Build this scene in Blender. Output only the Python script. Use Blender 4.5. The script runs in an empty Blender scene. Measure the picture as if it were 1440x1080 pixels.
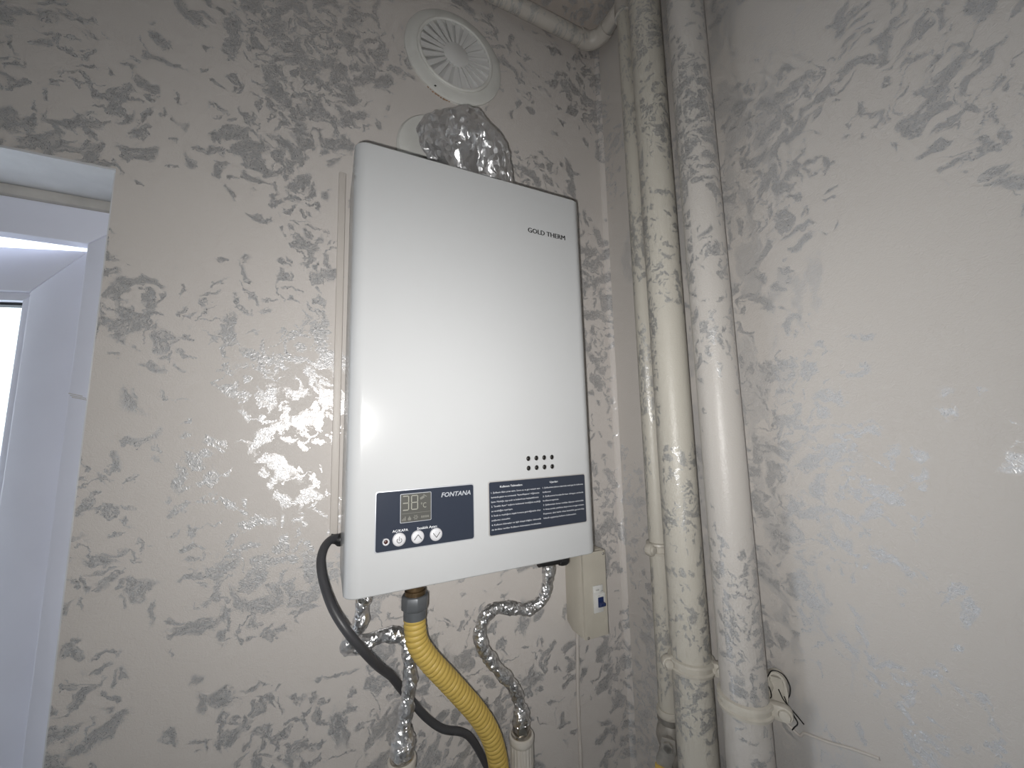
import bpy, bmesh, math, random
from mathutils import Vector, Matrix, noise
random.seed(7)
sc = bpy.context.scene
PI = math.pi
EYE = 1.5                     # camera height; back wall is the plane y = 0

# ------------------------------------------------------------------ camera
def cam_matrix(yaw, pitch, roll):
    return (Matrix.Rotation(math.radians(yaw), 3, 'Z') @ Matrix.Rotation(math.radians(pitch), 3, 'X')
            @ Matrix.Rotation(math.radians(roll), 3, 'Y'))
R = cam_matrix(-25.59, 7.27, 1.084)
cam = bpy.data.objects.new('camera', bpy.data.cameras.new('camera'))
sc.collection.objects.link(cam)
M = Matrix.Identity(4)
for i in range(3):
    M[i][0] = R[i][0]; M[i][1] = R[i][2]; M[i][2] = -R[i][1]
M.translation = (0, -.67, EYE)
cam.matrix_world = M
cam.data.sensor_width = 36
cam.data.lens = 541 / 1440 * 36
cam.data.clip_start = .01
sc.camera = cam

# ------------------------------------------------------------------ daylight and flash
w = bpy.data.worlds.new('world'); sc.world = w; w.use_nodes = True
bg = w.node_tree.nodes['Background']
bg.inputs['Color'].default_value = (.84, .91, 1, 1)
bg.inputs['Strength'].default_value = 3.0

fl = bpy.data.lights.new('phone_flash', 'AREA')       # the LED beside the lens
fl.shape = 'DISK'; fl.size = .008; fl.energy = 2.6; fl.spread = math.radians(150); fl.color = (1, .98, .955)
flo = bpy.data.objects.new('phone_flash', fl); sc.collection.objects.link(flo)
FM = M.copy()
FM.translation = M.translation + R @ Vector((-.014, 0, -.012))
flo.matrix_world = FM

sc.cycles.max_bounces = 5; sc.cycles.diffuse_bounces = 3; sc.cycles.glossy_bounces = 3
sc.view_settings.view_transform = 'Standard'
sc.view_settings.look = 'None'
sc.view_settings.gamma = 1
sc.view_settings.use_curve_mapping = False
sc.view_settings.exposure = .12

# ------------------------------------------------------------------ materials
def new_mat(name):
    m = bpy.data.materials.new(name); m.use_nodes = True
    return m, m.node_tree.nodes, m.node_tree.links, m.node_tree.nodes['Principled BSDF']

def plain(name, col, rough=.5, metal=0, spec=.5, bump=0, bscale=200, vary=0, vscale=8):
    m, N, L, b = new_mat(name)
    b.inputs['Base Color'].default_value = (*col, 1)
    b.inputs['Roughness'].default_value = rough
    b.inputs['Metallic'].default_value = metal
    b.inputs['Specular IOR Level'].default_value = spec
    tc = N.new('ShaderNodeTexCoord')
    if vary:
        n = N.new('ShaderNodeTexNoise'); n.inputs['Scale'].default_value = vscale; n.inputs['Detail'].default_value = 5
        L.new(tc.outputs['Object'], n.inputs['Vector'])
        r = N.new('ShaderNodeMapRange'); r.inputs[1].default_value = .3; r.inputs[2].default_value = .7
        r.inputs[3].default_value = 1 - vary; r.inputs[4].default_value = 1 + vary
        L.new(n.outputs['Fac'], r.inputs[0])
        mx = N.new('ShaderNodeVectorMath'); mx.operation = 'SCALE'; mx.inputs[0].default_value = col
        L.new(r.outputs[0], mx.inputs['Scale']); L.new(mx.outputs[0], b.inputs['Base Color'])
    if bump:
        n = N.new('ShaderNodeTexNoise'); n.inputs['Scale'].default_value = bscale; n.inputs['Detail'].default_value = 4
        L.new(tc.outputs['Object'], n.inputs['Vector'])
        bp = N.new('ShaderNodeBump'); bp.inputs['Strength'].default_value = bump; bp.inputs['Distance'].default_value = .001
        L.new(n.outputs['Fac'], bp.inputs['Height']); L.new(bp.outputs[0], b.inputs['Normal'])
    return m

def pearl_paint(name, axis, base=(.63, .595, .565), stroke=(.55, .55, .555), amount=0., big=1., seed=0.,
                metal=.61, base_spec=.25, base_rough=.6, wash=None, patches=()):
    """cream wall paint with crossed dabs of silvery pearl paint; axis = normal of the flat surface, or C for a pipe"""
    m, N, L, b = new_mat(name)
    def math_(op, a, c=None, clamp=False):
        n = N.new('ShaderNodeMath'); n.operation = op; n.use_clamp = clamp
        for k, v in enumerate((a, c)):
            if v is None: continue
            if isinstance(v, (int, float)): n.inputs[k].default_value = v
            else: L.new(v, n.inputs[k])
        return n.outputs[0]
    def vmath(op, a, c, out=0):
        n = N.new('ShaderNodeVectorMath'); n.operation = op
        for k, v in enumerate((a, c)):
            if v is None: continue
            if isinstance(v, (tuple, Vector)): n.inputs[k].default_value = v
            elif isinstance(v, (int, float)): n.inputs['Scale'].default_value = v
            elif op == 'SCALE' and k == 1: L.new(v, n.inputs['Scale'])
            else: L.new(v, n.inputs[k])
        return n.outputs[out]
    def tex(vec, scale, detail=3, rough_=.55, dist=0):
        n = N.new('ShaderNodeTexNoise'); n.noise_dimensions = '2D'; n.inputs['Scale'].default_value = scale
        n.inputs['Detail'].default_value = detail; n.inputs['Roughness'].default_value = rough_
        n.inputs['Distortion'].default_value = dist
        L.new(vec, n.inputs['Vector']); return n
    def ramp(v, lo, hi, a=0., c=1.):
        n = N.new('ShaderNodeMapRange'); n.interpolation_type = 'SMOOTHSTEP'
        n.inputs[1].default_value = lo; n.inputs[2].default_value = hi; n.inputs[3].default_value = a; n.inputs[4].default_value = c
        L.new(v, n.inputs[0]); return n.outputs[0]
    tc = N.new('ShaderNodeTexCoord')
    sp = N.new('ShaderNodeSeparateXYZ'); L.new(tc.outputs['Object'], sp.inputs[0])
    X, Y, Z = sp.outputs
    if axis == 'C': u, v = math_('MULTIPLY', math_('ARCTAN2', Y, X), .0285), Z
    else: u, v = {'Y': (X, Z), 'X': (Y, Z), 'Z': (X, Y)}[axis]
    cb = N.new('ShaderNodeCombineXYZ'); L.new(u, cb.inputs[0]); L.new(v, cb.inputs[1])
    P = vmath('ADD', cb.outputs[0], (seed, seed * .7, 0))
    warp = vmath('SCALE', vmath('SUBTRACT', tex(P, 34, 4, .62).outputs['Color'], (.5, .5, .5)), .034)
    Pd = vmath('ADD', P, warp)
    dens = ramp(tex(P, 4.0, 2).outputs['Fac'], .34, .66)           # where the decorator dabbed more
    for pu, pv, pr, gain in patches:                               # areas the decorator went over again, or left alone
        q = vmath('LENGTH', vmath('SUBTRACT', cb.outputs[0], (pu, pv, 0)), None, 1)
        dens = math_('ADD', dens, ramp(q, 0., pr, gain, 0.))
    mask = None; hatch = None
    for k, (vs, a_, b_, w_) in enumerate(((15, .040, .0150, 0.), (24, .024, .0085, .05), (40, .015, .0045, .0), (26, .030, .0020, -.1))):
        vs /= big; a_ *= big; b_ *= big
        vr = N.new('ShaderNodeTexVoronoi'); vr.voronoi_dimensions = '2D'; vr.inputs['Scale'].default_value = vs
        Pk = vmath('ADD', Pd, (k * 3.1, k * 1.7, 0)); L.new(Pk, vr.inputs['Vector'])
        sc_ = N.new('ShaderNodeSeparateColor'); L.new(vr.outputs['Color'], sc_.inputs[0])
        loc = vmath('SUBTRACT', Pk, vr.outputs['Position'])
        rot = N.new('ShaderNodeVectorRotate'); rot.rotation_type = 'Z_AXIS'
        L.new(loc, rot.inputs['Vector']); L.new(math_('MULTIPLY', sc_.outputs[0], 6.28), rot.inputs['Angle'])
        streak = tex(vmath('ADD', vmath('MULTIPLY', rot.outputs[0], (.16, 1, 1)), vmath('SCALE', vr.outputs['Color'], 9.)), 400 / big, 2, .65).outputs['Fac']
        dd = vmath('LENGTH', vmath('MULTIPLY', rot.outputs[0], (1 / a_, 1 / b_, 0)), None, 1)
        dd = math_('ADD', dd, math_('MULTIPLY', math_('SUBTRACT', streak, .5), 1.5))
        on = ramp(math_('SUBTRACT', math_('ADD', math_('MULTIPLY', dens, .85), amount + w_), sc_.outputs[1]), -.02, .02)
        mk = math_('MULTIPLY', ramp(dd, 1.0, .90), on)
        mask = mk if mask is None else math_('MAXIMUM', mask, mk)
        hatch = streak if hatch is None else math_('ADD', math_('MULTIPLY', hatch, math_('SUBTRACT', 1., mk)), math_('MULTIPLY', streak, mk))
    if wash:                                            # soft vertical smears where the roller reached behind the pipes
        wv = tex(vmath('MULTIPLY', Pd, (1.7, .6, 1)), 13, 5, .62, .6).outputs['Fac']
        near = math_('MINIMUM', math_('MULTIPLY', math_('ADD', Y, wash), 1.5), math_('MULTIPLY', math_('SUBTRACT', -.12, Y), 1.5))
        mask = math_('MAXIMUM', mask, math_('MULTIPLY', ramp(math_('ADD', wv, math_('MINIMUM', near, .06)), .52, .60), .5))
    mask2 = math_('MULTIPLY', mask, ramp(hatch, .36, .54, .42, 1.))
    ridge = ramp(math_('ABSOLUTE', math_('SUBTRACT', hatch, .5)), .0, .05, 1., 0.)
    tint = tex(P, 2.3, 2).outputs['Fac']
    mixb = N.new('ShaderNodeMix'); mixb.data_type = 'RGBA'
    mixb.inputs[6].default_value = (*[c * .955 for c in base], 1); mixb.inputs[7].default_value = (*[min(1, c * 1.045) for c in base], 1)
    L.new(tint, mixb.inputs[0])
    mx = N.new('ShaderNodeMix'); mx.data_type = 'RGBA'
    L.new(mask2, mx.inputs[0]); L.new(mixb.outputs[2], mx.inputs[6]); mx.inputs[7].default_value = (*stroke, 1)
    L.new(mx.outputs[2], b.inputs['Base Color'])
    L.new(math_('MULTIPLY', mask2, metal), b.inputs['Metallic'])
    srough = math_('SUBTRACT', .44, math_('MULTIPLY', ridge, .22))
    L.new(math_('ADD', math_('MULTIPLY', math_('SUBTRACT', 1., mask), base_rough), math_('MULTIPLY', mask, srough)), b.inputs['Roughness'])
    b.inputs['Specular IOR Level'].default_value = base_spec
    grain = tex(P, 900, 2).outputs['Fac']
    hgt = math_('ADD', math_('MULTIPLY', tex(P, 210, 2, .62, 1.2).outputs['Fac'], 1.3), math_('MULTIPLY', grain, .12))
    bp = N.new('ShaderNodeBump'); bp.inputs['Strength'].default_value = .28; bp.inputs['Distance'].default_value = .0010
    L.new(hgt, bp.inputs['Height']); L.new(bp.outputs[0], b.inputs['Normal'])
    return m

def foil_mat(name, scale, rgh, tilt, stretch=(1., 1., 1.)):
    """crinkled foil: every little facet tilts its own way"""
    m, N, L, b = new_mat(name)
    b.inputs['Base Color'].default_value = (.9, .9, .91, 1); b.inputs['Metallic'].default_value = 1
    b.inputs['Roughness'].default_value = rgh
    def vm(op, a, c):
        n = N.new('ShaderNodeVectorMath'); n.operation = op
        for k, v in enumerate((a, c)):
            if isinstance(v, tuple): n.inputs[k].default_value = v
            elif isinstance(v, (int, float)): n.inputs['Scale'].default_value = v
            elif v is not None: L.new(v, n.inputs[k])
        return n.outputs[0]
    tc = N.new('ShaderNodeTexCoord'); ge = N.new('ShaderNodeNewGeometry')
    n = N.new('ShaderNodeTexNoise'); n.inputs['Scale'].default_value = scale * .6; n.inputs['Detail'].default_value = 3
    L.new(tc.outputs['Object'], n.inputs['Vector'])
    P = vm('ADD', tc.outputs['Object'], vm('SCALE', n.outputs['Color'], 1.6 / scale))
    P = vm('MULTIPLY', P, stretch)
    nrm = ge.outputs['Normal']
    for sc_, amt in ((1, tilt), (2.6, tilt * .8)):
        v = N.new('ShaderNodeTexVoronoi'); v.inputs['Scale'].default_value = scale * sc_; L.new(P, v.inputs['Vector'])
        nrm = vm('ADD', nrm, vm('SCALE', vm('SUBTRACT', v.outputs['Color'], (.5, .5, .5)), amt))
    L.new(vm('NORMALIZE', nrm, None), b.inputs['Normal'])
    return m

def glass_mat():
    m, N, L, b = new_mat('window_glass')
    N.remove(b); out = N['Material Output']
    t = N.new('ShaderNodeBsdfTransparent'); t.inputs[0].default_value = (.93, .96, .96, 1)
    g = N.new('ShaderNodeBsdfGlossy'); g.inputs['Roughness'].default_value = .02
    f = N.new('ShaderNodeMapRange'); f.inputs[1].default_value = .5; f.inputs[3].default_value = .05; f.inputs[4].default_value = .6
    lw_ = N.new('ShaderNodeLayerWeight'); L.new(lw_.outputs['Facing'], f.inputs[0])
    mx = N.new('ShaderNodeMixShader')
    L.new(f.outputs[0], mx.inputs[0]); L.new(t.outputs[0], mx.inputs[1]); L.new(g.outputs[0], mx.inputs[2]); L.new(mx.outputs[0], out.inputs[0])
    return m

def net_mat():
    m, N, L, b = new_mat('insect_net')
    tc = N.new('ShaderNodeTexCoord'); v = N.new('ShaderNodeTexVoronoi'); v.inputs['Scale'].default_value = 480; v.inputs['Randomness'].default_value = 0
    L.new(tc.outputs['Object'], v.inputs['Vector'])
    r = N.new('ShaderNodeMapRange'); r.inputs[1].default_value = .3; r.inputs[2].default_value = .4
    L.new(v.outputs['Distance'], r.inputs[0])
    mx = N.new('ShaderNodeMix'); mx.data_type = 'RGBA'; mx.inputs[6].default_value = (.05, .05, .05, 1); mx.inputs[7].default_value = (.5, .49, .47, 1)
    L.new(r.outputs[0], mx.inputs[0]); L.new(mx.outputs[2], b.inputs['Base Color'])
    return m

MT = {
    'wall_back': pearl_paint('pearl_paint_back', 'Y', amount=-.03, big=.74, patches=((.25, -.44, .26, .55), (-.08, .60, .26, .4), (-.13, .22, .22, -.45), (-.2, -.1, .25, -.35))),
    'wall_right': pearl_paint('pearl_paint_right', 'X', amount=-.34, seed=4.2, big=.55, metal=.5, base=(.575, .545, .515), wash=.36),
    'ceiling': pearl_paint('pearl_paint_ceiling', 'Z', amount=.02, seed=8.1, base=(.5, .45, .41)),
    'pipe': pearl_paint('pearl_paint_pipe', 'C', base=(.55, .525, .465), amount=-.12, seed=2.6, big=.45, metal=.55, stroke=(.46, .46, .45), base_spec=.35, base_rough=.36),
    'pipe2': pearl_paint('pearl_paint_pipe_grey', 'C', base=(.53, .505, .475), amount=-.06, seed=6.3, big=.5, metal=.55, stroke=(.46, .46, .46), base_spec=.35, base_rough=.36),
    'pipe_run': pearl_paint('pearl_paint_pipe_run', 'Y', base=(.52, .49, .45), amount=-.25, seed=3.3, big=.45, metal=.55, stroke=(.46, .46, .45), base_spec=.35, base_rough=.36),
    'plain_wall': plain('plain_wall_paint', (.66, .63, .60), .7),
    'floor': plain('floor_tile', (.45, .43, .41), .5, vary=.1),
    'clamp': plain('clamp_paint', (.54, .51, .45), .32, bump=.4, bscale=120, vary=.06, vscale=60),
    'enamel': plain('white_enamel', (.505, .515, .522), .22, spec=.2),
    'enamel_back': plain('grey_white_enamel', (.5, .51, .50), .4),
    'plastic': plain('aged_white_plastic', (.66, .66, .63), .4, vary=.05, vscale=25),
    'plastic_grey': plain('grille_plastic', (.66, .66, .65), .45),
    'slot': plain('slot_plastic', (.36, .35, .34), .5),
    'upvc': plain('white_upvc', (.82, .84, .95), .3, vary=.03),
    'plaster': plain('white_plaster', (.66, .67, .69), .8, bump=.5, bscale=90, vary=.08, vscale=20),
    'caulk': plain('caulk', (.50, .48, .45), .7, bump=.6, bscale=60, vary=.15, vscale=25),
    'gasket': plain('rubber_gasket', (.02, .022, .025), .6),
    'navy': plain('navy_panel', (.033, .040, .058), .25, spec=.3),
    'silver': plain('silver_edge', (.50, .52, .56), .4, .3),
    'lcd': plain('lcd', (.085, .085, .078), .3),
    'lcd_seg': plain('lcd_segment', (.30, .30, .26), .4),
    'lcd_dim': plain('lcd_dim', (.18, .18, .16), .4),
    'print_white': plain('white_print', (.75, .77, .80), .5),
    'print_grey': plain('grey_print', (.42, .44, .48), .5),
    'print_black': plain('black_print', (.012, .012, .012), .5),
    'button': plain('silver_button', (.72, .72, .75), .3, .2),
    'led': plain('led_lens', (.05, .012, .01), .3),
    'dark': plain('dark_hole', (.02, .018, .016), .5),
    'black': plain('black_plastic', (.015, .015, .016), .4),
    'cable': plain('cable_rubber', (.055, .055, .06), .42),
    'brass': plain('dark_brass', (.16, .11, .06), .4, .8, bump=.5, bscale=150, vary=.4, vscale=90),
    'grey_nut': plain('grey_coated_nut', (.15, .16, .17), .42, .4),
    'yellow': plain('yellow_hose', (.56, .40, .10), .5, vary=.05, vscale=12),
    'nickel': plain('nickel', (.50, .47, .42), .25, 1, vary=.2, vscale=60),
    'ppr': plain('white_ppr', (.60, .57, .52), .45, vary=.05, vscale=40),
    'cream': plain('cream_plastic', (.56, .525, .45), .45, vary=.05, vscale=20),
    'breaker': plain('breaker_white', (.72, .72, .70), .4),
    'blue': plain('blue_toggle', (.02, .035, .12), .35),
    'steel': plain('galvanised', (.42, .40, .37), .4, .6, vary=.2, vscale=60),
    'wire': plain('black_wire', (.01, .01, .01), .4),
    'white_wire': plain('painted_wire', (.60, .56, .52), .5),
    'foil': foil_mat('aluminium_foil', 70, .42, 1.0, (1., 1., .4)),
    'foil_fine': foil_mat('foil_tape', 190, .30, .6),
    'glass': glass_mat(),
    'net': net_mat(),
    'rust': plain('rust_stain', (.34, .22, .14), .8, vary=.3, vscale=60),
}

# ------------------------------------------------------------------ mesh helpers
class MB:
    def __init__(s): s.v = []; s.f = []
    def add(s, vs, fs):
        o = len(s.v); s.v += [Vector(v) for v in vs]; s.f += [tuple(i + o for i in f) for f in fs]; return s
    def box(s, a, b):
        x0, y0, z0 = a; x1, y1, z1 = b
        return s.add([(x0, y0, z0), (x1, y0, z0), (x1, y1, z0), (x0, y1, z0), (x0, y0, z1), (x1, y0, z1), (x1, y1, z1), (x0, y1, z1)],
                     [(3, 2, 1, 0), (4, 5, 6, 7), (0, 1, 5, 4), (1, 2, 6, 5), (2, 3, 7, 6), (3, 0, 4, 7)])
    def prism(s, pts, frame, d0, d1):
        """2D outline pts (u, v); frame = (origin, U, V, W); extruded along W from d0 to d1"""
        o, U, V, W = [Vector(q) for q in frame]; n = len(pts)
        vs = [o + U * u + V * v + W * d for d in (d0, d1) for u, v in pts]
        fs = [tuple(range(n))[::-1], tuple(range(n, 2 * n))]
        fs += [(i, (i + 1) % n, n + (i + 1) % n, n + i) for i in range(n)]
        return s.add(vs, fs)
    def lathe(s, prof, o, W, seg=32, caps=True):
        """prof = [(radius, distance along W)]"""
        o = Vector(o); W = Vector(W).normalized()
        U = W.orthogonal().normalized(); V = W.cross(U)
        vs = []; n = len(prof)
        for r, d in prof:
            for k in range(seg):
                a = 2 * PI * k / seg
                vs.append(o + W * d + (U * math.cos(a) + V * math.sin(a)) * r)
        fs = [(i * seg + k, i * seg + (k + 1) % seg, (i + 1) * seg + (k + 1) % seg, (i + 1) * seg + k) for i in range(n - 1) for k in range(seg)]
        if caps: fs += [tuple(range(seg))[::-1], tuple(range((n - 1) * seg, n * seg))]
        return s.add(vs, fs)
    def tube(s, path, rad, seg=16, disp=None, caps=True):
        n = len(path); path = [Vector(p) for p in path]
        T = [(path[min(i + 1, n - 1)] - path[max(i - 1, 0)]).normalized() for i in range(n)]
        U = T[0].orthogonal().normalized(); L = 0; vs = []
        for i in range(n):
            if i:
                L += (path[i] - path[i - 1]).length
                U = (U - T[i] * U.dot(T[i])).normalized()
            V = T[i].cross(U)
            r = rad(L, i / (n - 1)) if callable(rad) else rad
            for k in range(seg):
                a = 2 * PI * k / seg
                d = U * math.cos(a) + V * math.sin(a)
                rr = r
                if disp: rr += disp(path[i] + d * r, L, a)
                vs.append(path[i] + d * rr)
        fs = [(i * seg + k, i * seg + (k + 1) % seg, (i + 1) * seg + (k + 1) % seg, (i + 1) * seg + k) for i in range(n - 1) for k in range(seg)]
        if caps: fs += [tuple(range(seg))[::-1], tuple(range((n - 1) * seg, n * seg))]
        return s.add(vs, fs)

def spline(pts, step=.004):
    """Catmull-Rom through pts resampled at about step"""
    P = [Vector(p) for p in pts]; P = [2 * P[0] - P[1]] + P + [2 * P[-1] - P[-2]]
    out = []
    for i in range(1, len(P) - 2):
        a, b, c, d = P[i - 1:i + 3]; n = max(2, int((c - b).length / step))
        for k in range(n):
            t = k / n
            out.append(.5 * ((2 * b) + (c - a) * t + (2 * a - 5 * b + 4 * c - d) * t * t + (3 * b - a - 3 * c + d) * t ** 3))
    out.append(P[-2]); return out

ORG = {}
def E_(v): return Vector((v[0], v[1], v[2] + EYE))
def obj(name, mb, mat, parent=None, smooth=None, bevel=0, segs=2, bang=40, origin=None):
    """mb is in eye-level coordinates (z relative to the camera); links one mesh object"""
    me = bpy.data.meshes.new(name)
    if parent is not None: org = ORG[parent.name]
    else:
        if origin is None:
            lo = [min(v[i] for v in mb.v) for i in range(3)]; hi = [max(v[i] for v in mb.v) for i in range(3)]
            origin = ((lo[0] + hi[0]) / 2, (lo[1] + hi[1]) / 2, lo[2])
        org = Vector(origin)
    me.from_pydata([tuple(v - org) for v in mb.v], [], mb.f)
    bm = bmesh.new(); bm.from_mesh(me)
    bmesh.ops.recalc_face_normals(bm, faces=bm.faces)
    if bevel:
        es = [e for e in bm.edges if len(e.link_faces) == 2 and e.calc_face_angle(0) > math.radians(bang)]
        bmesh.ops.bevel(bm, geom=es, offset=bevel, segments=segs, profile=.5, affect='EDGES', clamp_overlap=True)
    bm.to_mesh(me); bm.free()
    if smooth or bevel:
        me.polygons.foreach_set('use_smooth', [True] * len(me.polygons))
        me.set_sharp_from_angle(angle=math.radians(smooth or 35))
    me.materials.append(MT[mat])
    o = bpy.data.objects.new(name, me); sc.collection.objects.link(o)
    if parent is not None:
        o.parent = parent
    else:
        o.location = E_(org)
    ORG[o.name] = org
    return o
def tag(o, label, cat, group=None):
    o['label'] = label; o['category'] = cat
    if group: o['group'] = group
    return o
def thing(name, label, cat, loc, group=None, rot=(0, 0, 0)):
    o = bpy.data.objects.new(name, None); sc.collection.objects.link(o); o.empty_display_size = .05
    o.location = E_(loc); o.rotation_euler = rot; ORG[o.name] = Vector(loc)
    return tag(o, label, cat, group)
def struct(o): o['kind'] = 'structure'; return o

def rrect(x0, y0, x1, y1, r, n=5):
    pts = []
    for cx, cy, a0 in ((x1 - r, y0 + r, -90), (x1 - r, y1 - r, 0), (x0 + r, y1 - r, 90), (x0 + r, y0 + r, 180)):
        for k in range(n + 1):
            a = math.radians(a0 + 90 * k / n); pts.append((cx + r * math.cos(a), cy + r * math.sin(a)))
    return pts
def circle(cx, cy, r, n=24): return [(cx + r * math.cos(2 * PI * k / n), cy + r * math.sin(2 * PI * k / n)) for k in range(n)]
def bar2(p, q, wd):
    """thin 2D quad from p to q"""
    d = Vector((q[0] - p[0], q[1] - p[1])); d.normalize(); n = Vector((-d.y, d.x)) * wd / 2
    return [(p[0] - n.x, p[1] - n.y), (q[0] - n.x, q[1] - n.y), (q[0] + n.x, q[1] + n.y), (p[0] + n.x, p[1] + n.y)]

def text_mb(lines, y, thick=.0003):
    """lines = [(string, x, z, cap height, width or None, shear, bold)] laid out facing -y; returns MB"""
    mb = MB()
    for s_, x, z, h, wd, shear, bold in lines:
        cu = bpy.data.curves.new('t', 'FONT'); cu.body = s_; cu.size = 1; cu.shear = shear; cu.offset = bold
        cu.resolution_u = 2
        to = bpy.data.objects.new('t', cu); sc.collection.objects.link(to)
        bpy.context.view_layer.update()
        me = to.evaluated_get(bpy.context.evaluated_depsgraph_get()).to_mesh()
        V = [v.co.copy() for v in me.vertices]; F = [tuple(p.vertices) for p in me.polygons]
        to.to_mesh_clear(); bpy.data.objects.remove(to); bpy.data.curves.remove(cu)
        if not V: continue
        sy = h / .72; x0 = min(v.x for v in V); x1 = max(v.x for v in V)
        sx = wd / (x1 - x0) if wd else sy
        mb.add([(x + (v.x - x0) * sx, y, z + v.y * sy) for v in V], F)
    return mb

# ================================================================== the room
CEIL = .955; XR = .573
rm = MB()
rm.box((-1.9, 0, -1.5), (-1.2, .2, CEIL)); rm.box((-.2755, 0, -1.5), (XR + .2, .2, CEIL)); rm.box((-1.2, 0, .3695), (-.2755, .2, CEIL))
struct(obj('wall_back', rm, 'wall_back', origin=(0, 0, 0)))
struct(obj('wall_right', MB().box((XR, -2.2, -1.5), (XR + .2, 0, CEIL)), 'wall_right', origin=(0, 0, 0)))
struct(obj('ceiling', MB().box((-1.9, -2.2, CEIL), (XR + .2, .2, CEIL + .2)), 'ceiling', origin=(0, 0, 0)))
struct(obj('floor', MB().box((-1.9, -2.2, -1.6), (XR + .2, .2, -1.5)), 'floor', origin=(0, 0, 0)))
struct(obj('wall_left', MB().box((-1.9, -2.0, -1.5), (-1.7, 0, CEIL)), 'plain_wall', origin=(0, 0, 0)))
struct(obj('wall_front', MB().box((-1.9, -2.2, -1.5), (XR, -2.0, CEIL)), 'plain_wall', origin=(0, 0, 0)))
# filler bead down the corner
bead = MB().prism([(0, 0), (-.009, 0), (-.008, -.003), (-.0025, -.008), (0, -.009)], ((XR, 0, 0), (1, 0, 0), (0, 1, 0), (0, 0, 1)), -1.5, CEIL)
struct(obj('trim_1', bead, 'wall_back', smooth=60, origin=(0, 0, 0)))
# white plastered reveal over and beside the door
struct(obj('trim_2', MB().box((-1.2, -.001, .3665), (-.2755, .115, .3695)), 'plaster', origin=(0, 0, 0)))
struct(obj('trim_3', MB().box((-.2785, .004, -1.5), (-.2755, .115, .3665)), 'plaster', origin=(0, 0, 0)))

# ================================================================== balcony door in the reveal
d = bpy.data.objects.new('door_1', None); sc.collection.objects.link(d); d.location = E_((-.74, .14, -1.5)); ORG['door_1'] = Vector((-.74, .14, -1.5))
struct(d); d.empty_display_size = .05
FY0, FY1 = .098, .121
FXR, FXI = -.2785, -.3377          # frame: outer (against the reveal) and inner edge of the right-hand member
FZT, FZI = .350, .295
def mitre(pts, y0, y1): return MB().prism(pts, ((0, 0, 0), (1, 0, 0), (0, 0, 1), (0, 1, 0)), y0, y1)
obj('frame_stile', mitre([(FXR, -1.5), (FXR, FZT), (FXI, FZI), (FXI, -1.5)], FY0, FY1), 'upvc', d, bevel=.0025)
obj('frame_head', mitre([(FXR - .0004, FZT), (-1.197, FZT), (-1.138, FZI), (FXI - .0004, FZI)], FY0, FY1), 'upvc', d, bevel=.0025)
obj('frame_stile', mitre([(-1.197, -1.5), (-1.138, -1.5), (-1.138, FZI), (-1.197, FZT)], FY0, FY1), 'upvc', d, bevel=.0025)
obj('caulk_strip', mitre([(FXR, FZT), (FXR, .3665), (-1.197, .3665), (-1.197, FZT)], .092, FY1), 'caulk', d, bevel=.004)
# the sash stands ajar, swung outwards about its right-hand edge
HX, HY, ANG = -.346, .1225, math.radians(16)
su = Vector((-math.cos(ANG), math.sin(ANG), 0)); sn = Vector((math.sin(ANG), math.cos(ANG), 0))
sfr = ((HX, HY, 0), su, (0, 0, 1), sn)
SZT = .2935; SW = .79; ST = .069
sash = obj('sash', MB().prism([(0, -1.48), (0, SZT), (ST, SZT - ST), (ST, -1.48)], sfr, 0, .06), 'upvc', d, bevel=.003)
obj('sash_rail', MB().prism([(.0004, SZT), (SW, SZT), (SW - ST, SZT - ST), (ST + .0004, SZT - ST)], sfr, 0, .06), 'upvc', sash, bevel=.003)
obj('sash_stile', MB().prism([(SW, -1.48), (SW, SZT), (SW - ST, SZT - ST), (SW - ST, -1.48)], sfr, 0, .06), 'upvc', sash, bevel=.003)
obj('sash_rail', MB().prism([(ST, -1.48), (SW - ST, -1.48), (SW - ST, -1.375), (ST, -1.375)], sfr, 0, .06), 'upvc', sash, bevel=.003)
BZ = SZT - ST; B = .013
bead_ = MB()
bead_.prism([(ST, -1.375), (ST, BZ), (ST + B, BZ - B), (ST + B, -1.36)], sfr, .006, .03)
bead_.prism([(ST, BZ), (SW - ST, BZ), (SW - ST - B, BZ - B), (ST + B, BZ - B)], sfr, .006, .03)
obj('glazing_bead', bead_, 'upvc', sash, bevel=.002)
gk = MB()
gk.prism([(ST + B, BZ - B), (SW - ST, BZ - B), (SW - ST, BZ - B - .004), (ST + B + .004, BZ - B - .004)], sfr, .016, .03)
gk.prism([(ST + B, -1.37), (ST + B, BZ - B), (ST + B + .002, BZ - B), (ST + B + .002, -1.37)], sfr, .018, .03)
obj('gasket', gk, 'gasket', sash)
obj('pane', MB().prism([(ST + .01, -1.38), (SW - ST - .01, -1.38), (SW - ST - .01, BZ - .01), (ST + .01, BZ - .01)], sfr, .024, .03), 'glass', sash)
# scratches left on the frame head
sc_ = MB()
for p, q in (((-.487, .3405), (-.476, .3315)), ((-.468, .325), (-.459, .317))):
    sc_.prism(bar2(p, q, .0012), ((0, 0, 0), (1, 0, 0), (0, 0, 1), (0, 1, 0)), FY0 - .0006, FY0 + .001)
obj('scuff_mark', sc_, 'slot', d)
sm = MB()
for k, (x0, x1, dz) in enumerate(((-.337, -.322, .002), (-.335, -.318, -.001), (-.333, -.316, -.0035))):
    sm.prism(bar2((x0, .0665 + dz), (x1, .0625 + dz), .0011), ((0, 0, 0), (1, 0, 0), (0, 0, 1), (0, 1, 0)), FY0 - .0004, FY0 + .001)
obj('smear', sm, 'caulk', d)

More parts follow.
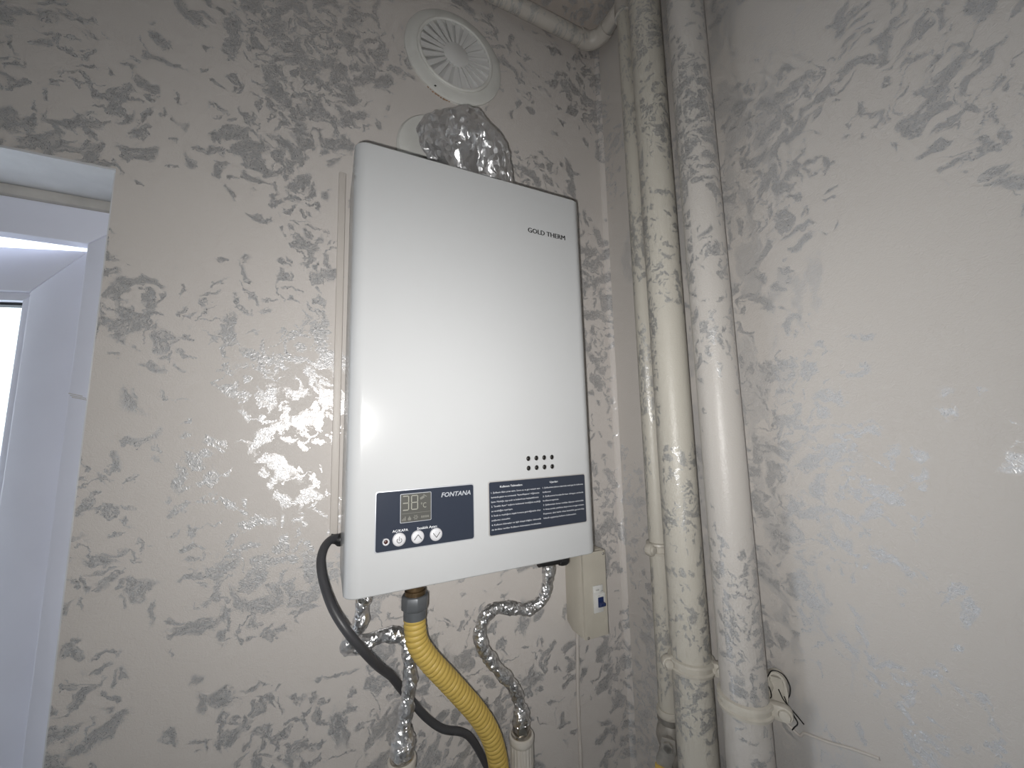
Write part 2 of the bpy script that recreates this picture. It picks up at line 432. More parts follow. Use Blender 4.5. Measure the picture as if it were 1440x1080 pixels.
# ================================================================== wall vent
VC = Vector((.2055, 0, .757))
t = thing('vent_grille', 'round white plastic wall vent with radial slots above the foil duct', 'vent', (VC.x, 0, VC.z - .1))
obj('backplate', MB().lathe([(.101, 0), (.101, .004), (.098, .0062), (.080, .0085), (.0785, .0085), (.0785, .002)], VC, (0, -1, 0), 64), 'plastic', t, smooth=30)
obj('insect_net', MB().lathe([(.074, .0022), (.074, .0032)], VC, (0, -1, 0), 48), 'net', t)
obj('rim', MB().lathe([(.0785, .002), (.0785, .012), (.0765, .0138), (.0735, .0138), (.0715, .0118), (.0715, .003)], VC, (0, -1, 0), 64, caps=False), 'plastic', t, smooth=40)
obj('hub', MB().lathe([(.0265, .003), (.0265, .0108), (.025, .0118)], VC, (0, -1, 0), 40), 'plastic_grey', t, smooth=40)
NS = 22
def radial(a0, pts, d0, d1, tilt=0):
    U = Vector((math.cos(a0), 0, math.sin(a0))); V = Vector((-math.sin(a0), 0, math.cos(a0))); W = Vector((0, -1, 0))
    V2 = (V * math.cos(tilt) + W * math.sin(tilt)); W2 = (W * math.cos(tilt) - V * math.sin(tilt))
    return MB().prism(pts, (VC + W * d0, U, V2, W2), 0, d1)
for k in range(NS):
    a = 2 * PI * (k + .35) / NS
    sp = obj('spoke', radial(a, [(.0255, -.0022), (.0725, -.0056), (.0725, .0056), (.0255, .0022)], .0092, .0024), 'plastic_grey', t)
    obj('louvre', radial(a + PI / NS, [(.0255, -.0034), (.072, -.0068), (.072, .0066), (.0255, .003)], .0062, .0012, math.radians(20)), 'slot' if False else 'plastic_grey', sp)
chip = MB().prism([(-.002, -.001), (.0015, -.0018), (.003, .0004), (0, .0014)], ((.1636, -.0072, .673), (1, 0, 0), (0, 0, 1), (0, -1, 0)), 0, .001)
obj('chip', chip, 'dark', t)
rs = MB()
for k in range(9):
    a = math.radians(238 + k * 3.2); r = .1005 + random.uniform(0, .002)
    c = VC + Vector((math.cos(a) * r, 0, math.sin(a) * r)); s = random.uniform(.002, .0042)
    rs.prism([(s * math.cos(q) * random.uniform(.7, 1.2), .6 * s * math.sin(q)) for q in [j * PI / 4 for j in range(8)]], ((c.x, 0, c.z), (math.sin(a), 0, -math.cos(a)), (math.cos(a), 0, math.sin(a)), (0, -1, 0)), -.001, .0012)
obj('rust_stain', rs, 'rust', t)

# ================================================================== boiler
WX0, WX1, WZ0, WZ1, WYF = .0235, .3835, -.1868, .3925, -.165
BC = ((WX0 + WX1) / 2, -.08, WZ0)
bl = thing('water_heater', 'white wall mounted gas water heater with navy control panel', 'water heater', BC, rot=(0, math.radians(-.45), 0))
rc = .017
prof = []
for k in range(9):
    a = math.radians(180 + 90 * k / 8); prof.append((WX0 + rc + rc * math.cos(a), WYF + rc + rc * math.sin(a)))
for k in range(9):
    a = math.radians(270 + 90 * k / 8); prof.append((WX1 - rc + rc * math.cos(a), WYF + rc + rc * math.sin(a)))
prof += [(WX1, -.030), (WX0, -.030)]
cover_mb = MB().prism(prof, ((0, 0, 0), (1, 0, 0), (0, 1, 0), (0, 0, 1)), WZ0, WZ1)
cover = obj('front_cover', cover_mb, 'enamel', bl, bevel=.0022, segs=3, bang=60)
# the eight drilled viewing holes
HOLES = [(.2675 + i * .01335, -.0378 - j * .0138) for j in range(2) for i in range(4)]
cut = MB()
for x, z in HOLES: cut.lathe([(.0036, -.01), (.0036, .009)], (x, WYF, z), (0, 1, 0), 20)
cutter = obj('cutter', cut, 'dark', bl)
md = cover.modifiers.new('b', 'BOOLEAN'); md.object = cutter; md.solver = 'EXACT'
bpy.context.view_layer.update()
nm = bpy.data.meshes.new_from_object(cover.evaluated_get(bpy.context.evaluated_depsgraph_get()))
cover.modifiers.clear(); cover.data = nm; bpy.data.objects.remove(cutter)
nm.polygons.foreach_set('use_smooth', [True] * len(nm.polygons)); nm.set_sharp_from_angle(angle=math.radians(35))
nm.materials.clear(); nm.materials.append(MT['enamel'])
for x, z in HOLES:
    obj('viewing_hole', MB().lathe([(.0036, 0), (.0036, -.0070), (.003, -.0072), (.003, -.002), (.0018, -.0012)], (x, WYF + .0088, z), (0, 1, 0), 20), 'dark', cover)
obj('rear_chassis', MB().box((WX0 + .002, -.028, WZ0 + .004), (WX1 - .002, -.002, WZ1 - .003)), 'enamel_back', bl, bevel=.002)
obj('seam', MB().box((WX0 + .004, -.0305, WZ0 + .006), (WX1 - .004, -.0275, WZ1 - .005)), 'dark', bl)
# side vents of the chassis are hidden; flue collar on top
FX, FYc = .226, -.088
obj('flue_collar', MB().lathe([(.056, 0), (.056, .003), (.0465, .0045), (.0465, .020), (.048, .022), (.0465, .024), (.0465, .029), (.040, .031), (.040, .045)], (FX, FYc, WZ1 - .001), (0, 0, 1), 48, caps=False), 'enamel', bl, smooth=30)
FR = ((0, WYF, 0), (1, 0, 0), (0, 0, 1), (0, -1, 0))
def plate(x0, z0, x1, z1, r, d0, d1): return MB().prism(rrect(x0, z0, x1, z1, r), FR, d0, d1)
# control panel
pe = obj('control_panel', plate(.0560, -.1385, .1824, -.0665, .0035, -.0005, .0010), 'silver', bl, bevel=.0004)
obj('panel_face', plate(.0572, -.1373, .1812, -.0677, .0028, .0005, .0014), 'navy', pe)
obj('lcd_bezel', plate(.0855, -.1068, .1242, -.0718, .0012, .001, .0018), 'silver', pe)
obj('lcd_screen', plate(.0861, -.1062, .1236, -.0724, .0009, .0012, .0020), 'lcd', pe)
seg = MB()
def digit(x, z, w_, h, on):
    t_ = .0011; g = .0004; zm = z + h / 2
    S = {'a': ((x + g, z + h), (x + w_ - g, z + h)), 'g': ((x + g, zm), (x + w_ - g, zm)), 'd': ((x + g, z), (x + w_ - g, z)),
         'f': ((x, zm + g), (x, z + h - g)), 'b': ((x + w_, zm + g), (x + w_, z + h - g)), 'e': ((x, z + g), (x, zm - g)), 'c': ((x + w_, z + g), (x + w_, zm - g))}
    for c in on: seg.prism(bar2(*S[c], t_), FR, .0018, .0023)
digit(.0884, -.0915, .0072, .0168, 'abgcd'); digit(.0992, -.0915, .0076, .0168, 'abcdefg')
obj('lcd_digits', seg, 'lcd_seg', pe)
cc = text_mb([('°C', .1108, -.0907, .0066, .0068, 0, 0)], WYF - .0022); obj('lcd_unit', cc, 'lcd_seg', pe)
ic = MB()
for k, h in enumerate((.002, .0034, .0050)): ic.prism(rrect(.0876 + k * .0017, -.1042, .0889 + k * .0017, -.1042 + h, .0003, 2), FR, .0018, .0023)
fl_pts = [(.0953, -.1042), (.0982, -.1042), (.0990, -.1024), (.0978, -.1008), (.0968, -.0988), (.0958, -.1008), (.0945, -.1024)]
ic.prism(fl_pts, FR, .0018, .0023)
for k in range(6):
    a = k * PI / 3; ic.prism(bar2((.1045 + .0010 * math.cos(a), -.1014 + .0010 * math.sin(a)), (.1045 + .0029 * math.cos(a), -.1014 + .0029 * math.sin(a)), .0012), FR, .0018, .0023)
for k in range(4): ic.prism(rrect(.1112 + k * .0026, -.1030, .1132 + k * .0026, -.1002, .0004, 2), FR, .0018, .0023)
ic.prism(bar2((.0875, -.0958), (.1222, -.0958), .0004), FR, .0018, .0022)
ic.prism(bar2((.1100, -.0795), (.1150, -.0768), .0028), FR, .0018, .0022); ic.prism(bar2((.1140, -.0745), (.1182, -.0774), .0012), FR, .0018, .0022)
obj('lcd_icons', ic, 'lcd_dim', pe)
obj('maker_lettering', text_mb([('FONTANA', .1372, -.0802, .0058, .0402, .22, .02)], WYF - .0016), 'print_grey', pe)
obj('button_captions', text_mb([('AÇ/KAPA', .0765, -.1166, .0030, .0188, 0, .01), ('Sıcaklık Ayarı', .1063, -.1168, .0030, .0250, 0, .01)], WYF - .0016), 'print_white', pe)
obj('indicator_lamp', MB().lathe([(.0041, 0), (.0041, .0022), (.0034, .0027), (.0026, .0022), (.0026, .0015)], (.0690, WYF - .001, -.1262), (0, -1, 0), 24), 'button', pe, smooth=40)
obj('lamp_lens', MB().lathe([(.0025, .0012), (.0022, .0022), (.0012, .0027)], (.0690, WYF - .001, -.1262), (0, -1, 0), 16), 'led', pe, smooth=60)
for k, x in enumerate((.0845, .1070, .1302)):
    z = -.1254
    bt = obj('button', MB().lathe([(.0080, 0), (.0080, .0016), (.0074, .0026), (.005, .0031), (.002, .0033)], (x, WYF - .001, z), (0, -1, 0), 32), 'button', pe, smooth=60)
    g = MB()
    if k == 0:
        n = 18
        for i in range(n):
            a0 = math.radians(125 + 290 * i / n); a1 = math.radians(125 + 290 * (i + 1) / n)
            g.prism(bar2((x + .0028 * math.cos(a0), z - .0008 + .0028 * math.sin(a0)), (x + .0028 * math.cos(a1), z - .0008 + .0028 * math.sin(a1)), .0006), FR, .0035, .0047)
        g.prism(bar2((x, z - .001), (x, z + .0038), .0006), FR, .0035, .0047)
    else:
        s = 1 if k == 1 else -1
        for q in (-1, 1): g.prism(bar2((x + q * .0045, z - s * .0028), (x, z + s * .0032), .0007), FR, .0032, .0047)
    obj('symbol', g, 'print_black', pe)
# instruction label
lb = obj('instruction_label', plate(.2030, -.1388, .3650, -.0658, .0030, -.0005, .0010), 'slot', bl, bevel=.0003)
obj('label_face', plate(.2042, -.1376, .3638, -.0670, .0024, .0005, .0013), 'navy', lb)
T = [('Kullanım Talimatları:', .2205, -.0750, .0026, .0350, 0, .015), ('Uyarılar:', .3010, -.0750, .0026, .0140, 0, .015)]
left = [('1. Şofbenin fişini prize takın. Sonra su ve gaz vanasını açın', 1), ('kumanda gazını ve sonrasında "Açma/Kapama" düğmesine', .98),
        ('basın. Musluğu açıp sıcak su kullanılmaya başlayabilirsiniz.', .97), ('2. "Sıcaklık Ayarı" tuşlarını kullanarak istediğiniz sıcaklığı', 1),
        ('su sıcaklığını ayarlayın.', .42), ('3. Sıcak su musluğunu kapalı konuma getirdiğinizde cihaz', 1), ('ateşlemesi sönecektir.', .37),
        ('4. Kullanım kılavuzları ve ilgili detaylı bilgiler, kılavuzda', 1), ('da birlikte verilen Kullanım kılavuzunu inceleyiniz.', 1)]
right_ = [('1. Şofbeninizi yalnızca üzerinde yazılı gaz ile kullanınız', 1), ('kullanınız.', .2), ('2. Şofbeninizi havalandırması olmayan yerlerde', 1), ('kullanmayınız.', .38),
          ('3. Şofbeninizin bacası mutlaka dışarıya verilmelidir', 1), ('4. Arıza anında yetkilinize başvurunuz ve gaz vanasını', 1), ('Kapatınız, aksi halde cihaz kesinlikle garanti dışı', 1), ('kalacak uygulamayı kullanıcı üstlenecektir.', .8)]
for i, (s_, f) in enumerate(left): T.append((s_, .2070, -.0822 - i * .00612, .0022, .0770 * f, 0, 0))
for i, (s_, f) in enumerate(right_): T.append((s_, .2885, -.0822 - i * .00612, .0022, .0715 * f, 0, 0))
obj('printed_text', text_mb(T, WYF - .0015), 'print_white', lb)
obj('brand_lettering', text_mb([('GOLD THERM', .2785 + dx, .3148, .0082, .0695, 0, 0) for dx in (0, .00035, .0007)], WYF - .0004), 'print_black', bl)
# stubs and tap underneath
obj('gas_inlet', MB().lathe([(.0125, .02), (.0125, -.008), (.0145, -.009), (.0145, -.015), (.0125, -.016), (.0125, -.021), (.0145, -.022), (.0145, -.030), (.012, -.032)], (.120, -.09, -.194), (0, 0, 1), 6 * 4), 'brass', bl, smooth=30)
obj('water_outlet', MB().lathe([(.010, .02), (.010, -.03)], (.0525, -.085, -.19), (0, 0, 1), 20), 'nickel', bl, smooth=40)
obj('water_inlet', MB().lathe([(.010, .02), (.010, -.03)], (.343, -.085, -.19), (0, 0, 1), 20), 'nickel', bl, smooth=40)
obj('drain_tap', MB().lathe([(.0065, -.03), (.0065, .008), (.0085, .009), (.0098, .014), (.0098, .021), (.0085, .024)], (.348, -.092, -.213), (1, 0, -.03), 20), 'black', bl, smooth=40)
obj('cable_grommet', MB().lathe([(.0095, 0), (.0095, .004), (.007, .008), (.0068, .016)], (WX0 + .002, -.018, -.152), (-1, 0, .25), 20), 'black', bl, smooth=40)

# cream batten beside the heater
bt_ = MB().box((-.0055, -.010, -.30), (.0055, 0, .295))
cdt = obj('cable_trunking', bt_, 'white_wire', None, bevel=.0015, origin=(0, 0, 0))
cdt.location = E_((.0105, 0, .1475)); cdt.rotation_euler = (0, math.radians(-.75), 0)
tag(cdt, 'narrow cream cable trunking running up the wall beside the heater', 'trunking')

# ================================================================== flue: foil duct and wall plate
WPx, WPz = .170, .535
tag(obj('flue_wall_plate', MB().lathe([(.076, 0), (.076, .004), (.072, .008), (.060, .010)], (WPx, 0, WPz), (0, -1, 0), 56), 'plastic', smooth=30),
    'round white wall plate where the foil duct enters the wall', 'wall plate')
def crumple(a, f1, f2):
    def d_(p, L, ang):
        n1 = noise.noise(p * f1); n2 = 1 - abs(noise.noise(p * f1 * 1.9 + Vector((5, 2, 1)))) * 2; n3 = noise.noise(p * f2 + Vector((3, 9, 4)))
        return a * (n1 * .8 + n2 * .45 + n3 * .35)
    return d_
dp = spline([(FX + .001, FYc, .4150), (FX + .001, FYc, .45), (FX - .004, FYc + .006, .487), (FX - .022, FYc + .035, .525), (WPx + .012, -.022, .542), (WPx, -.004, .540)], .0022)
fold = crumple(.0046, 30, 80)
def duct_d(p, L, ang):
    b = fold(p, L, ang)
    # lengthways pleats where the bend squeezes the foil, and a pinched ridge over the crown
    b += .0040 * (abs(math.sin(ang * 7 + 4 * noise.noise(p * 16))) - .6) * min(1, .3 + L / .03)
    crown = math.exp(-((p.x - .212) / .022) ** 2 - ((p.z - .585) / .032) ** 2 - ((p.y + .075) / .05) ** 2)
    return b + .014 * crown
tag(obj('flue_duct', MB().tube(dp, lambda L, t_: .0505 + .002 * math.sin(min(1, L / .08) * PI / 2), 80, duct_d, caps=False), 'foil', smooth=32),
    'crumpled aluminium foil flue duct bending from the heater top into the wall', 'duct')

# ================================================================== gas hose
t = thing('gas_hose', 'ribbed yellow gas hose hanging from the grey nut under the heater', 'hose', (.26, -.075, -.60))
gp = spline([(.120, -.09, -.244), (.1203, -.09, -.262), (.125, -.09, -.288), (.1415, -.089, -.3145), (.166, -.087, -.345), (.192, -.084, -.378), (.217, -.081, -.4115), (.2375, -.078, -.4480), (.2495, -.075, -.488), (.2535, -.073, -.53), (.254, -.072, -.60)], .0011)
obj('hose', MB().tube(gp, lambda L, t_: .0134 + .0019 * (abs(math.sin(L / .0070 * PI)) ** .5), 28), 'yellow', t, smooth=50)
nut = [(.0165, 0), (.0182, .001), (.0182, .020), (.0170, .0215)]
nt = MB().lathe([(.0175, 0), (.0188, .0015), (.0188, .018), (.0175, .0195)], (.120, -.09, -.2415), (0, 0, 1), 8)
obj('coupling_nut', nt, 'grey_nut', t, bevel=.001)
obj('ferrule', MB().lathe([(.0155, 0), (.0155, .012)], (.120, -.09, -.2535), (0, 0, 1), 28), 'grey_nut', t, smooth=40)

# ================================================================== power cable
cp = spline([(WX0 - .004, -.018, -.1495), (.0105, -.024, -.1500), (.002, -.036, -.157), (-.0015, -.050, -.172), (.0035, -.068, -.195), (.0155, -.090, -.2215), (.0325, -.102, -.2470), (.0515, -.100, -.2740),
             (.0740, -.078, -.3100), (.0960, -.050, -.3430), (.1130, -.030, -.3740), (.1310, -.022, -.4010), (.1540, -.020, -.4320), (.1800, -.020, -.4560), (.2100, -.020, -.4700), (.2260, -.020, -.4840), (.2430, -.020, -.5130), (.2600, -.020, -.5500), (.275, -.02, -.60)], .004)
tag(obj('power_cable', MB().tube(cp, .0058, 16), 'cable', smooth=60), 'thick dark grey power cable looping from the left side of the heater', 'cable')

# ================================================================== foil wrapped water hoses
def water_hose(label, pts, rad, fit, seed):
    t = thing('water_hose', label, 'hose', pts[-1], 'foil wrapped water hoses')
    fo = crumple(.0028, 62, 190)
    obj('foil_wrap', MB().tube(spline(pts, .0016), lambda L, t_: rad + .001 * math.sin(L * 160 + seed), 28, lambda p, L, a: fo(p + Vector((seed, 0, 0)), L, a)), 'foil_fine', t, smooth=28)
    return t
hl = water_hose('foil wrapped water hose hanging left of the yellow gas hose',
    [(.0525, -.085, -.200), (.0525, -.085, -.222), (.0490, -.080, -.248), (.0410, -.066, -.272), (.0355, -.053, -.289), (.0455, -.044, -.2960), (.0660, -.046, -.2900), (.0900, -.052, -.2850), (.1080, -.057, -.2900), (.1180, -.060, -.3080),
     (.1200, -.061, -.3350), (.1185, -.061, -.3650), (.1155, -.060, -.3920), (.1130, -.060, -.4090), (.1120, -.060, -.420)], .0088, None, 0.)
hr = water_hose('foil wrapped water hose hanging right of the yellow gas hose',
    [(.343, -.085, -.200), (.342, -.083, -.225), (.3435, -.076, -.252), (.3370, -.070, -.276), (.3180, -.067, -.289), (.2980, -.068, -.2865), (.2740, -.070, -.2790), (.2470, -.072, -.2755), (.2300, -.071, -.2850), (.2235, -.070, -.3030),
     (.2270, -.070, -.3230), (.2380, -.069, -.3440), (.2580, -.067, -.3700), (.2790, -.064, -.3960), (.2910, -.061, -.4200), (.2960, -.060, -.4440)], .0088, None, 3.)
# flared foil over the left nut, bare nut at the right
ff = crumple(.0035, 55, 160)
obj('foil_skirt', MB().tube(spline([(.1120, -.060, -.408), (.1114, -.060, -.427), (.111, -.060, -.442)], .0014), lambda L, t_: .010 + .0055 * min(1, t_ * 1.8), 32, ff), 'foil_fine', hl, smooth=28)
obj('foil_skirt', MB().tube(spline([(.2950, -.060, -.436), (.2962, -.060, -.450), (.2968, -.060, -.458)], .0012), lambda L, t_: .0095 + .0045 * t_, 32, ff), 'foil_fine', hr, smooth=28)
obj('swivel_nut', MB().lathe([(.0125, 0), (.0138, .001), (.0138, .017), (.0125, .018)], (.111, -.060, -.455), (0, 0, 1), 6), 'nickel', hl, bevel=.0008)
obj('swivel_nut', MB().lathe([(.0125, 0), (.0142, .001), (.0142, .021), (.0125, .022)], (.297, -.060, -.474), (0, 0, 1), 6), 'nickel', hr, bevel=.0008)
def adaptor(x, y, ztop, label):
    t = thing('pipe_adaptor', label, 'pipe fitting', (x, y, -.68), 'white pipe adaptors below the heater')
    obj('threaded_end', MB().lathe([(.0165, 0), (.0165, .004), (.0150, .0055), (.0135, .006)], (x, y, ztop - .001), (0, 0, 1), 32), 'nickel', t, smooth=40)
    obj('collar', MB().lathe([(.0175, -.012), (.0192, -.010), (.0200, -.004), (.0192, 0), (.0165, .001)], (x, y, ztop), (0, 0, 1), 40), 'ppr', t, smooth=40)
    n = 40; prof2 = [((.0186 if k % 2 else .0178) * math.cos(2 * PI * k / n), (.0186 if k % 2 else .0178) * math.sin(2 * PI * k / n)) for k in range(n)]
    obj('ribbed_body', MB().prism(prof2, ((x, y, ztop), (1, 0, 0), (0, 1, 0), (0, 0, 1)), -.042, -.011), 'ppr', t)
    obj('pipe', MB().lathe([(.0178, -.041), (.0178, -.20)], (x, y, ztop), (0, 0, 1), 32), 'ppr', t, smooth=40)
    # wall elbow
    obj('wall_elbow', MB().lathe([(.0165, 0), (.0165, -y)], (x, y, -.66), (0, 1, 0), 28), 'ppr', t, smooth=40)
adaptor(.297, -.060, -.476, 'white plastic pipe adaptor under the right foil hose')
adaptor(.111, -.060, -.4475, 'white plastic pipe adaptor under the left foil hose')

# ================================================================== breaker box
BX0, BX1, BZ0, BZ1, BY = .4275, .4790, -.3690, -.2200, -.060
t = thing('breaker_box', 'cream plastic circuit breaker box on the wall under the heater corner', 'breaker box', (.453, 0, BZ0))
side = [(0, BZ1), (-.052, BZ1), (-.054, BZ1 - .006), (-.054, BZ0 + .002), (-.050, BZ0), (-.018, BZ0 + .001), (0, BZ0 + .012)]
obj('housing', MB().prism(side, ((BX0, 0, 0), (0, 1, 0), (0, 0, 1), (1, 0, 0)), 0, BX1 - BX0), 'cream', t, bevel=.002)
FB = ((0, -.054, 0), (1, 0, 0), (0, 0, 1), (0, -1, 0))
lid = MB()
a0, a1, b0, b1 = .4475, .4705, -.3275, -.2800
for q in ((BX0 + .0005, BZ0 + .001, a0, BZ1 - .001), (a1, BZ0 + .001, BX1 - .0005, BZ1 - .001), (a0, b1, a1, BZ1 - .001), (a0, BZ0 + .001, a1, b0)):
    lid.prism([(q[0], q[1]), (q[2], q[1]), (q[2], q[3]), (q[0], q[3])], FB, .0, .006)
obj('lid', lid, 'cream', t)
br = obj('breaker', MB().prism([(0, b0 + .0005), (.007, b0 + .0005), (.007, -.3165), (.0125, -.3150), (.0125, -.2930), (.007, -.2915), (.007, b1 - .0005), (0, b1 - .0005)], ((a0 + .0008, -.054, 0), (0, -1, 0), (0, 0, 1), (1, 0, 0)), 0, a1 - a0 - .0016), 'breaker', t, bevel=.0006)
obj('toggle', MB().prism([(.008, -.3145), (.0135, -.3155), (.0205, -.3120), (.0215, -.3070), (.0145, -.3060), (.008, -.3040)], ((.4545, -.054, 0), (0, -1, 0), (0, 0, 1), (1, 0, 0)), 0, .010), 'blue', br, bevel=.0007)
obj('toggle_slot', MB().prism(rrect(.4535, -.3155, .4655, -.2985, .001), FB, .012, .0131), 'blue', br)
obj('rating_text', text_mb([('C25', .4495, -.2865, .0026, .007, 0, .01), ('230V~', .4535, -.2966, .0014, .006, 0, 0), ('3000', .4600, -.2890, .0014, .005, 0, 0)], -.0667), 'print_black', br)
for x, z in ((.4740, -.2265), (.4335, -.3650)):
    s_ = obj('screw', MB().lathe([(.0026, 0), (.0026, .001), (.0018, .0018)], (x, -.060, z), (0, -1, 0), 14), 'steel', t, smooth=50)
for x, z in ((.4610, -.2420), (.4735, -.3430)):
    obj('embossed_mark', MB().prism(rrect(x - .0018, z - .0045, x + .0018, z + .0045, .0006), FB, .0055, .0066), 'cream', t)
cb = spline([(.4480, -.010, BZ0 + .006), (.4485, -.0045, BZ0 - .006), (.4470, -.0035, -.43), (.4445, -.0035, -.50), (.4450, -.0035, -.56), (.4465, -.0035, -.70)], .01)
tag(obj('wall_cable', MB().tube(cb, lambda L, t_: .0034 + .0004 * math.sin(L * 90), 12), 'white_wire', smooth=60), 'painted over cable running down the wall from the breaker box', 'cable')

# ================================================================== pipes
def vpipe(name, label, x, y, r, z0, z1, mat, tilt=0):
    path = [(x, y, z0 + (z1 - z0) * k / 60) for k in range(61)]
    return tag(obj(name, MB().tube(path, lambda L, t_: r + .0003 * noise.noise(Vector((L * 6, x, y))), 40), mat, smooth=60), label, 'pipe')
P1 = (.516, -.209); P2 = (.520, -.290); P0 = (.541, -.133); PR = .0285; PR0 = .0165
vpipe('riser_pipe', 'thick cream painted riser pipe standing nearest the corner', *P1, PR, -1.5, CEIL, 'pipe')
vpipe('riser_pipe', 'thick riser pipe with grey dabs standing against the plain right wall', *P2, PR, -1.5, CEIL, 'pipe2')
# thin pipe: along the back wall under the ceiling, round the corner and down behind the thick ones
t = thing('thin_pipe', 'thin painted pipe turning the corner under the ceiling and running down behind the thick pipes', 'pipe', (P0[0], P0[1], -.474))
PZ = .912; PY = -.034
er = .034
obj('horizontal_run', MB().tube([(-1.7, PY, PZ), (P0[0] - er, PY, PZ)], PR0, 28), 'pipe_run', t, smooth=60)
el = [(P0[0] - er + er * math.sin(k / 10 * PI / 2), PY - er + er * math.cos(k / 10 * PI / 2), PZ) for k in range(11)]
obj('elbow', MB().tube([(el[0][0] - .012, PY, PZ)] + el + [(P0[0], el[-1][1] - .010, PZ)], .0190, 28), 'pipe_run', t, smooth=60)
obj('side_run', MB().tube([(P0[0], PY - er, PZ), (P0[0], P0[1] - .012, PZ)], PR0, 28), 'pipe_run', t, smooth=60)
obj('tee', MB().lathe([(.008, .0185), (.015, .0165), (.0195, .010), (.0205, .0), (.0205, -.034), (.0165, -.035)], (P0[0], P0[1], PZ), (0, 0, 1), 28), 'pipe_run', t, smooth=40)
obj('drop', MB().tube([(P0[0], P0[1], -.476 + (PZ - .02 + .476) * k / 20) for k in range(21)], PR0, 28), 'pipe', t, smooth=60)
# ball valve below it
t = thing('gas_valve', 'tarnished ball valve with a yellow lever at the foot of the thin pipe', 'valve', (P0[0], P0[1], -.62))
vx, vy = P0
obj('valve_body', MB().lathe([(.0185, 0), (.0200, -.002), (.0200, -.016), (.0175, -.020), (.021, -.030), (.0235, -.042), (.021, -.054), (.0175, -.060), (.0200, -.064), (.0200, -.080), (.0165, -.082), (.0165, -.15)], (vx, vy, -.468), (0, 0, 1), 32), 'steel', t, smooth=35)
obj('paint_drip', MB().lathe([(.0190, .004), (.0206, 0), (.0206, -.006), (.0185, -.010)], (vx, vy, -.470), (0, 0, 1), 28), 'clamp', t, smooth=40)
sd = Vector((-.80, -.60, 0)); sp0 = Vector((vx, vy, -.504))
obj('stem', MB().lathe([(.0075, .012), (.0075, .030), (.0055, .031), (.0055, .040)], sp0, sd, 20), 'steel', t, smooth=40)
obj('stem_nut', MB().lathe([(.0080, .034), (.0080, .040)], sp0, sd, 6), 'steel', t, bevel=.0006)
su2 = Vector((-.60, .80, 0))
lever = [(-.011, .010), (.009, .010), (.012, -.004), (.020, -.022), (.022, -.110), (-.004, -.110), (-.004, -.028), (-.012, -.008)]
lv = obj('lever', MB().prism(lever, (sp0, su2, (0, 0, 1), sd), .0305, .0335), 'steel', t, bevel=.0007)
obj('grip', MB().prism([(-.0052, -.036), (.0225, -.032), (.0235, -.112), (-.0050, -.112)], (sp0, su2, (0, 0, 1), sd), .0285, .0355), 'yellow', lv, bevel=.0015)

# ---- clamps
def clamp(label, c, r, z, ear_az, ear_len, group=None, ear2=None, h=.0185):
    """two-lipped band round a pipe, with bolted ears; azimuth 0 = +y, 90 = +x"""
    t = thing('pipe_clamp', label, 'pipe clamp', (c[0], c[1], z - h / 2), group)
    prof3 = [(r + .0002, -h / 2), (r + .0044, -h / 2 + .001), (r + .0050, -h / 2 + .0045), (r + .0022, -h / 2 + .0062), (r + .0022, h / 2 - .0062), (r + .0050, h / 2 - .0045), (r + .0044, h / 2 - .001), (r + .0002, h / 2)]
    obj('band', MB().lathe(prof3, (c[0], c[1], z), (0, 0, 1), 48, caps=False), 'clamp', t, smooth=22)
    for az, el_ in ((ear_az, ear_len),) + ((ear2,) if ear2 else ()):
        a = math.radians(az); dr = Vector((math.sin(a), math.cos(a), 0)); tn = Vector((-dr.y, dr.x, 0))
        if tn.dot(Vector((-.7, -.7, 0))) < 0: tn = -tn
        out = [(0, -h / 2), (el_ - h / 2, -h / 2)] + [(el_ - h / 2 + h / 2 * math.cos(q), h / 2 * math.sin(q)) for q in [math.radians(-75 + 25 * k) for k in range(7)]] + [(el_ - h / 2, h / 2), (0, h / 2)]
        o = Vector((c[0], c[1], z)) + dr * (r - .001)
        e = obj('ear', MB().prism(out, (o, dr, (0, 0, 1), tn), -.006, .006), 'clamp', t, bevel=.0018)
        bo = o + dr * (el_ - h / 2) + tn * .005
        obj('bolt', MB().lathe([(.0068, 0), (.0072, .0015), (.0060, .0042), (.0035, .0048)], bo, tn, 20), 'clamp', e, smooth=50)
    return t
CG = 'cream pipe clamps'
clamp('painted clamp around the thick pipe nearest the corner', P1, PR, -.352, 150, .024, CG, (296, .018))
clamp('large painted clamp around the pipe beside the wire tied bracket', P2, PR, -.362, 150, .0255, CG)
clamp('small painted clamp on the thin pipe behind the thick ones', P0, PR0, -.207, 262, .018, CG, (90, .016), h=.021)

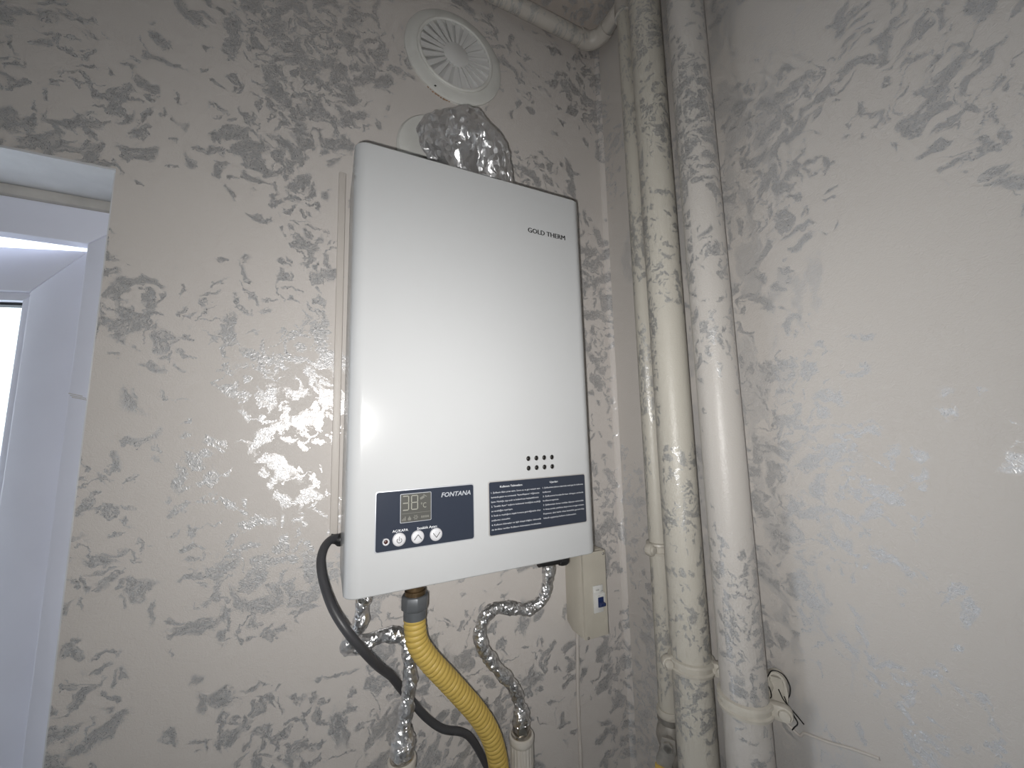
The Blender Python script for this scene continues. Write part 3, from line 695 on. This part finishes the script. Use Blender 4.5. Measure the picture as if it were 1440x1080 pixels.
# ---- wall bracket with wire ties beside the clamp
t = thing('wall_bracket', 'looped strap bracket tied with black wire beside the right hand clamp', 'bracket', (.556, -.318, -.375))
U = Vector((.42, -.907, 0)); W = Vector((-.907, -.42, 0)); o = Vector((.553, -.3135, 0))
loop = [(-.011, -.372), (-.010, -.345)] + [(.001 + .011 * math.cos(q), -.334 + .013 * math.sin(q)) for q in [math.radians(180 - 22.5 * k) for k in range(9)]] + [(.013, -.345), (.010, -.366)]
inner = [(.006, -.366), (.0095, -.345)] + [(.001 + .008 * math.cos(q), -.334 + .010 * math.sin(q)) for q in [math.radians(22.5 * k) for k in range(9)]] + [(-.007, -.345), (-.008, -.372)]
obj('strap', MB().prism(loop + inner, (o, U, (0, 0, 1), W), -.005, .006), 'clamp', t, smooth=50)
obj('web', MB().prism([(-.0078, -.370), (.0062, -.366), (.0092, -.345), (.007, -.330), (-.006, -.330), (-.0072, -.345)], (o, U, (0, 0, 1), W), -.003, .001), 'clamp', t)
obj('wall_stub', MB().lathe([(.011, 0), (.011, .03)], (.545, -.300, -.343), (1, 0, 0), 20), 'clamp', t, smooth=40)
def wire(pts): return MB().tube(spline([o + U * u + W * w_ + Vector((0, 0, z)) for u, w_, z in pts], .001), .00075, 6)
obj('tie_wire', wire([(-.009, .006, -.331), (-.002, .007, -.3195), (.009, .006, -.3205), (.0150, .004, -.332), (.0145, .003, -.344), (.0105, .004, -.352)]), 'wire', t, smooth=60)
obj('tie_wire', wire([(.0030, .008, -.340), (.0070, .008, -.350), (.0115, .008, -.356), (.0165, .007, -.366), (.0200, .006, -.3745), (.0160, .006, -.381), (.0135, .006, -.385)]), 'wire', t, smooth=60)
obj('tie_wire', wire([(.0085, .007, -.347), (.0120, .007, -.357), (.0185, .006, -.364), (.0265, .005, -.3735)]), 'wire', t, smooth=60)
obj('tie_wire', wire([(-0.0130, 0.010, -.334), (-0.0070, 0.011, -.340), (-0.0053, 0.011, -.350), (-0.0090, 0.010, -.356)]), 'wire', t, smooth=60)
# loose painted wire on the right wall
lw = spline([(XR - .002, -.285, -.380), (XR - .0015, -.308, -.392), (XR - .0015, -.3225, -.3985), (XR - .0015, -.3280, -.3975), (XR - .0015, -.3310, -.3925), (XR - .0015, -.3420, -.3895), (XR - .0015, -.3600, -.3850), (XR - .0010, -.3800, -.3780), (XR - .0004, -.4000, -.3725), (XR - .0002, -.41, -.3700)], .003)
tag(obj('wall_wire', MB().tube(lw, .0017, 10), 'white_wire', smooth=60), 'thin white wire trailing along the right wall below the bracket', 'wire')
